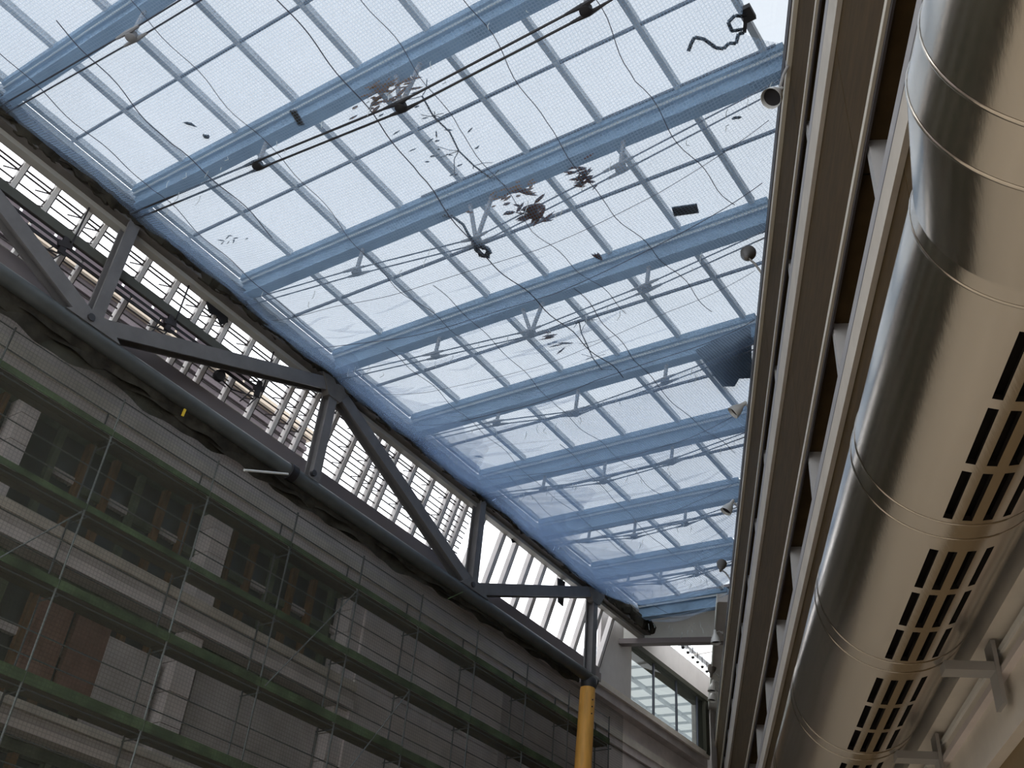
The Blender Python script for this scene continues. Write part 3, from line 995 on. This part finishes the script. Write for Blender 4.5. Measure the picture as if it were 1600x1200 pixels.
def net_strip(xa, xb, y0, y1, nx, ny, lift, amp, seed):
    q = MB()
    for j in range(ny + 1):
        y = y0 + (y1 - y0) * j / ny
        a, b = xa(y), xb(y)
        for i in range(nx + 1):
            x = a + (b - a) * i / nx
            z = net_z(x, y) + wr_noise(x, y) - lift + amp * math.sin(7 * x + 3.1 * y + seed) * math.sin(2.3 * y - 4 * x + seed)
            q.v.append(Vector((x, y, z)))
    for j in range(ny):
        for i in range(nx):
            k = j * (nx + 1) + i
            q.f.append((k, k + 1, k + nx + 2, k + nx + 1))
    return q


net_strip(lambda y: -12.72, net_xr, -3.0, NET_END, 90, 170, 0, 0, 0).build('net_sheet', M['net'], rn, True)
# slack folds gathered along the truss side, widening to the far end
for k, (w0, w1, ys) in enumerate(((.30, 1.1, 1.0), (.25, 1.8, 6.0), (.2, 2.7, 9.0), (.15, 3.3, 11.0))):
    net_strip(lambda y: -12.70, lambda y, w0=w0, w1=w1, k=k: -12.70 + (w0 + (w1 - w0) * max(0, (y - 3) / 20)) * (1 + .28 * math.sin(y * 1.9 + k) + .12 * math.sin(y * 5.3 + 2 * k)), ys, NET_END - .05 - .2 * k, 24, 130, .05 + .04 * k, .035, k * 2.1).build('net_fold', M['fold'], rn, True)

net_strip(lambda y: -12.70, lambda y: net_xr(y) - .02, 13.2, NET_END - .06, 60, 90, .07, .02, 4.4).build('net_tint_layer', M['net_tint'], rn, True)  # extra layer added to tint far bays like net at a grazing angle


def net_cord(pts, r=.010, name='seam_cord'):
    out = []
    for (xa, ya), (xb, yb) in zip(pts[:-1], pts[1:]):
        n = max(2, int(((xb - xa) ** 2 + (yb - ya) ** 2) ** .5 / .15))
        for k in range(n):
            f = k / n
            x, y = xa + (xb - xa) * f, ya + (yb - ya) * f
            x += .03 * math.sin(y * 5 + xa * 3)
            out.append((x, y, net_z(x, y) + wr_noise(x, y) - .012))
    MB().poly(out, r * .62, 5).build(name, M['cord'], rn, True)


for (xs, ya, yb, r) in ((-11.55, 2.0, 9.6, .010), (-10.35, 3.0, 7.4, .012), (-9.0, 1.4, 10.6, .008), (-7.25, 1.4, 13.0, .013), (-6.3, 2.6, 11.4, .008), (-5.2, 2.4, 12.2, .009),
                        (-3.9, 4.6, 10.2, .009), (-8.6, 9.0, 17.0, .008), (-10.6, 10.2, 19.4, .008), (-6.75, 10.2, 16.6, .010), (-9.5, 14.2, 21.5, .009), (-11.3, 15.0, 22.5, .008)):
    net_cord([(xs, ya), (xs - .25, (ya + yb) / 2), (xs - .1, yb)], r)
# sagging lines of overlap between net widths (along the beams)
for y, r in ((10.05, .010), (12.75, .010), (15.15, .010), (17.6, .009), (9.0, .007), (11.7, .006), (20.0, .008)):
    xr_ = net_xr(y)
    net_cord([(-12.6 + (xr_ + 12.6) * f, y + .10 * math.sin(f * 7 + y)) for f in (0, .2, .4, .6, .8, .99)], r)
# slack creases in the net, mostly towards the truss and the far bays
q = MB()
for k in range(120):
    y = random.uniform(9.2, 23.0)
    xa = random.uniform(-12.6, -7.5 - (y - 9) * .15)
    L = random.uniform(.7, 2.4)
    w = random.uniform(.012, .035)
    n = 8
    k0 = len(q.v)
    sl_ = random.uniform(-.05, .06)
    for i in range(n + 1):
        f = i / n
        x = xa + L * f
        if x > net_xr(y) - .1:
            x = net_xr(y) - .1
        yy = y + sl_ * L * f + .05 * math.sin(f * 5 + k)
        ww = w * (1 - (2 * f - 1) ** 2) + .002
        z = net_z(x, yy) + wr_noise(x, yy) - .015
        q.v.append(Vector((x, yy - ww, z)))
        q.v.append(Vector((x, yy + ww, z - ww * .8)))
    for i in range(n):
        a = k0 + 2 * i
        q.f.append((a, a + 1, a + 3, a + 2))
q.build('net_crease', M['fold'], rn, kind='stuff')
# loose pale tie tails hanging from the net
q = MB()
for k in range(150):
    i = random.randint(1, 8)
    y = YB(i) - random.uniform(.0, .5)
    x = random.uniform(-12.4, net_xr(y) - .2)
    z = net_z(x, y)
    L = random.uniform(.06, .2)
    q.poly([(x, y, z), (x + random.uniform(-.03, .03), y + random.uniform(-.04, .04), z - L * .5), (x + random.uniform(-.05, .05), y, z - L)], .005, 4)
q.build('tie_tail', M['beam_edge'], rn, kind='stuff')
# grimy folded edge draped over the top chord
q = MB()
n = 300
for L in range(2):
    k0 = len(q.v)
    for i in range(n + 1):
        y = -6 + 30.05 * i / n
        j1 = .05 * math.sin(y * 5.3 + L) + .04 * math.sin(y * 11.7 + 2 * L) + .03 * math.sin(y * 23 + L)
        j2 = .04 * math.sin(y * 3.7 + 1 + L) + .03 * math.sin(y * 17 + L)
        prof = [(-12.86, 12.16 + j1 * .4), (-12.70 + j2 * .5, 12.13 + j1 * .4), (-12.64 + j2 * .6, 11.98 + j1), (-12.70 + j2, 11.82 + j1 * .6 - .03 * L), (-12.74 + j2, 11.80 + j1 * .7)]
        for p in prof:
            q.v.append(Vector((p[0] - .02 * L, y, p[1])))
    for i in range(n):
        for j in range(4):
            a = k0 + i * 5 + j
            q.f.append((a, a + 1, a + 6, a + 5))
q.build('rolled_edge', M['hem'], rn, True)

# ------------------------------------------------------------------ rubbish caught on the net
def on_net(x, y, dz=.012):
    return Vector((x, y, net_z(x, y) + wr_noise(x, y) + dz))


def flake(q, x, y, L, w, ang, dz=.015):
    c, s_ = math.cos(ang), math.sin(ang)
    P = lambda u, v, h=0: on_net(x + u * c - v * s_, y + u * s_ + v * c, dz + h)
    q.add([P(-L / 2, 0), P(-L / 6, -w / 2, .01), P(L / 4, -w / 2.6, .012), P(L / 2, 0, .02), P(L / 4, w / 2.4, .012), P(-L / 6, w / 2, .008), P(0, 0, .03)],
          [(0, 1, 6), (1, 2, 6), (2, 3, 6), (3, 4, 6), (4, 5, 6), (5, 0, 6), (5, 4, 3, 2, 1, 0)])


def sheet(name, corners, th, m, label, cat):
    lo = [on_net(x, y) for x, y in corners]
    q = MB()
    q.hexa(lo + [p + Vector((0, 0, th)) for p in lo])
    return q.build(name, m, label=label, cat=cat)


sheet('card_sheet', [(-4.72, 9.48), (-4.41, 9.65), (-4.47, 9.85), (-4.78, 9.68)], .012, M['card'], 'dark rectangular card lying flat on the roof net near the wall', 'card')
sheet('board_scrap', [(-8.49, 5.55), (-8.39, 5.57), (-8.47, 5.83), (-8.57, 5.81)], .014, M['brownboard'], 'narrow dark brown board scrap under a roof beam, near the truss', 'board')

pts = [(-3.44, 7.44), (-3.36, 7.36), (-3.29, 7.31), (-3.21, 7.41), (-3.15, 7.63), (-3.08, 7.70), (-3.0, 7.68), (-2.93, 7.74), (-2.86, 7.66), (-2.80, 7.71), (-2.74, 7.60), (-2.70, 7.50), (-2.78, 7.38), (-2.88, 7.40), (-2.90, 7.55), (-2.80, 7.66)]
q = MB()
for a, b in zip(pts[:-1], pts[1:]):
    q.bar(on_net(*a, .03), on_net(*b, .03), .045, .012)
ob = q.build('strap', M['ribbon'], label='curling black strap on the net beside the bright gap at the wall', cat='strap')
MB().box(-2.72, -2.60, 7.42, 7.62, net_z(-2.66, 7.5) + .02, net_z(-2.66, 7.5) + .10).build('strap_buckle', M['ribbon'], ob)

q = MB()
cpt = []
for k in range(70):
    a = k * .55
    rr = .10 + .035 * math.sin(k * 1.7)
    cpt.append(on_net(-7.44 + rr * math.cos(a) * .8, 8.72 + rr * math.sin(a) * 1.25, .02 + .008 * (k % 5)))
q.poly(cpt, .020, 5)
q.poly([on_net(-7.44, 8.60, .04), on_net(-7.46, 8.40, .04), on_net(-7.43, 8.20, .04), on_net(-7.50, 8.02, .04), on_net(-7.62, 7.95, .04)], .022, 5)
q.build('rope_coil', M['ribbon'], label='coiled dark rope lying on the roof net with its tail uphill', cat='rope', smooth=True)


def litter(name, cx, cy, n, sx, sy, big, m, label, ang0=0.15):
    q = MB()
    for k in range(n):
        x = cx + random.gauss(0, sx); y = cy + random.gauss(0, sy)
        flake(q, x, y, random.uniform(.08, .26) * big, random.uniform(.02, .05) * big, ang0 + random.gauss(0, .35), random.uniform(.01, .05))
    return q.build(name, m, label=label, cat='leaves', kind='stuff')


litter('leaf_litter', -5.45, 8.25, 26, .10, .12, 1.0, M['leaf'], 'tight clump of brown dead leaves below a blue roof beam')
litter('leaf_litter', -6.40, 8.42, 34, .16, .13, 1.3, M['leaf'], 'broad scatter of brown dead leaves next to the coiled rope')
litter('leaf_litter', -7.84, 11.30, 9, .06, .16, 1.2, M['leaf'], 'few curled brown leaves at a rod casting, two beams beyond the rope')
litter('leaf_litter', -7.15, 5.95, 40, .22, .10, 1.0, M['rust_flake'], 'ochre flakes added for a rust stain on a beam, uphill of the twig')  # this clump and the next stand in for rust stains on beams
litter('leaf_litter', -6.45, 8.05, 22, .22, .06, .8, M['rust_flake'], 'ochre flakes added for rust along a beam, uphill of the brown leaf scatter')
litter('leaf_litter', -6.95, 6.95, 26, .28, .38, .6, M['twig'], 'thin scatter of dark leaf scraps around a branching twig')
litter('leaf_litter', -11.3, 7.05, 9, .12, .06, .6, M['twig'], 'small dark scraps in the bay corner near the truss')

q = MB()
tw = [(-6.69, 6.22), (-6.75, 6.55), (-6.70, 6.85), (-6.76, 7.15), (-6.71, 7.45), (-6.62, 7.72)]
q.poly([on_net(x, y, .02) for x, y in tw], .012, 5)
for k in range(14):
    a = random.choice(tw)
    dx, dy = random.uniform(-.3, .35), random.uniform(-.2, .3)
    q.poly([on_net(*a, .02), on_net(a[0] + dx * .5, a[1] + dy * .3, .03), on_net(a[0] + dx, a[1] + dy, .02)], .006, 4)
q.build('twig', M['twig'], label='branching dry twig stretched across a net bay in the middle', cat='twig')
q = MB()
tw = [(-7.15, 10.98), (-7.30, 11.3), (-7.38, 11.6), (-7.50, 12.0), (-7.58, 12.45)]
q.poly([on_net(x, y, .02) for x, y in tw], .010, 5)
for k in range(14):
    a = random.choice(tw)
    dx, dy = random.uniform(-.3, .3), random.uniform(-.2, .2)
    q.poly([on_net(*a, .02), on_net(a[0] + dx, a[1] + dy, .02)], .005, 4)
q.build('twig', M['twig'], label='fine forked twig beside the curled leaves further along', cat='twig')
for (x, y, L, a, lab) in ((-10.02, 5.05, .17, .9, 'dark curled scrap on the net close to the truss, upper one of two'),
                          (-10.0, 5.33, .13, 2.2, 'dark short scrap on the net close to the truss, lower one of two'),
                          (-11.59, 14.26, .14, .3, 'small black lump on the net by the truss, fifth bay'),
                          (-3.35, 8.6, .1, .5, 'tiny dark scrap between the card and the strap'),
                          (-6.1, 9.75, .26, 1.4, 'thin brown leaf strip below the leaf scatter')):
    q = MB()
    for k in range(3):
        flake(q, x + .02 * k, y + .015 * k, L, .05, a + .2 * k, .02)
    q.build('net_scrap', M['ribbon'] if 'leaf' not in lab else M['leaf'], label=lab, cat='scrap')

q = MB()
gx = [(-6.18, 13.25), (-5.85, 13.20), (-5.45, 13.15), (-5.08, 13.10)]
gy = [(-6.16, 14.30), (-5.98, 14.42), (-5.80, 14.22), (-5.60, 14.34)]
for k in range(4):
    for f in (0, .5, 1):
        x = gx[k][0] + (gy[k][0] - gx[k][0]) * f
        y = gx[k][1] + (gy[k][1] - gx[k][1]) * f
        q.v.append(Vector((x, y, 11.62 - .10 * f + .02 * (k % 2))))
for k in range(3):
    for j in range(2):
        a = k * 3 + j
        q.f.append((a, a + 1, a + 4, a + 3))
nv = len(q.v)
q.v += [p + Vector((0, 0, .012)) for p in q.v]
q.f += [tuple(reversed([i + nv for i in f])) for f in q.f]
q.build('tarp_scrap', M['tarp'], label='slate blue tarpaulin scrap bunched under a beam by the wall', cat='tarpaulin')

# ------------------------------------------------------------------ oddments near the truss
q = MB()
pts = [(8.02, 11.82), (8.30, 11.86), (8.55, 11.80), (8.62, 11.60), (8.5, 11.46), (8.36, 11.58), (8.22, 11.52), (8.10, 11.66)]
q.add([(-13.03, y, z) for y, z in pts] + [(-13.06, y, z) for y, z in pts], [tuple(range(8)), tuple(reversed(range(8, 16)))] + [(i, (i + 1) % 8, 8 + (i + 1) % 8, 8 + i) for i in range(8)])
q.build('plastic_scrap', M['black'], label='torn black plastic flapping behind the truss top near the tray end', cat='plastic')
q = MB()
q.hexa([(-13.04, 19.72, 11.62), (-13.04, 20.05, 11.66), (-13.04, 20.02, 11.0), (-13.04, 19.80, 11.02), (-13.07, 19.72, 11.62), (-13.07, 20.05, 11.66), (-13.07, 20.02, 11.0), (-13.07, 19.80, 11.02)])
q.build('plastic_scrap', M['black'], label='black rectangular flap hanging by the last truss post', cat='plastic')
q = MB()
pts = [(17.55, 11.92), (17.95, 11.95), (17.90, 11.72), (17.72, 11.62), (17.60, 11.75)]
q.add([(-13.03, y, z) for y, z in pts] + [(-13.06, y, z) for y, z in pts], [tuple(range(5)), tuple(reversed(range(5, 10)))] + [(i, (i + 1) % 5, 5 + (i + 1) % 5, 5 + i) for i in range(5)])
q.build('plastic_scrap', M['black'], label='ragged black scrap under the top chord past the fourth post', cat='plastic')

ol = thing('round_lamp', 'round black lamp head on a short arm outside, below the tray end', 'lamp', (-13.1, 8.8, 10.5))
MB().lathe([(0, .05), (.02, .10), (.10, .11), (.16, .07)], (-13.12, 8.80, 10.56), (1, -.3, -.5), 16).build('lamp_head', M['black'], ol, True)
MB().poly([(-13.12, 8.85, 10.55), (-13.12, 9.15, 10.50), (-13.12, 9.45, 10.60)], .014, 6).build('arm', M['black'], ol, True)

MB().tube((-12.72, 9.56, 8.95), (-12.74, 10.50, 9.40), .022, 8).build('batten_pole', M['white'], label='short white pole sticking out below the clamp on the dark tube', cat='pole')
MB().hexa([(-12.76, 8.12, 9.18), (-12.74, 8.12, 9.18), (-12.74, 8.16, 9.18), (-12.76, 8.16, 9.18), (-12.76, 8.13, 9.32), (-12.74, 8.13, 9.32), (-12.74, 8.17, 9.32), (-12.76, 8.17, 9.32)]).build('hanging_tag', M['yellow'], label='small yellow tag hanging under the dark tube', cat='tag')
MB().tube((-12.76, 15.30, 9.10), (-12.72, 15.70, 9.42), .010, 6).build('green_rod', M['toe'], label='thin green rod leaning out under the dark tube', cat='rod')
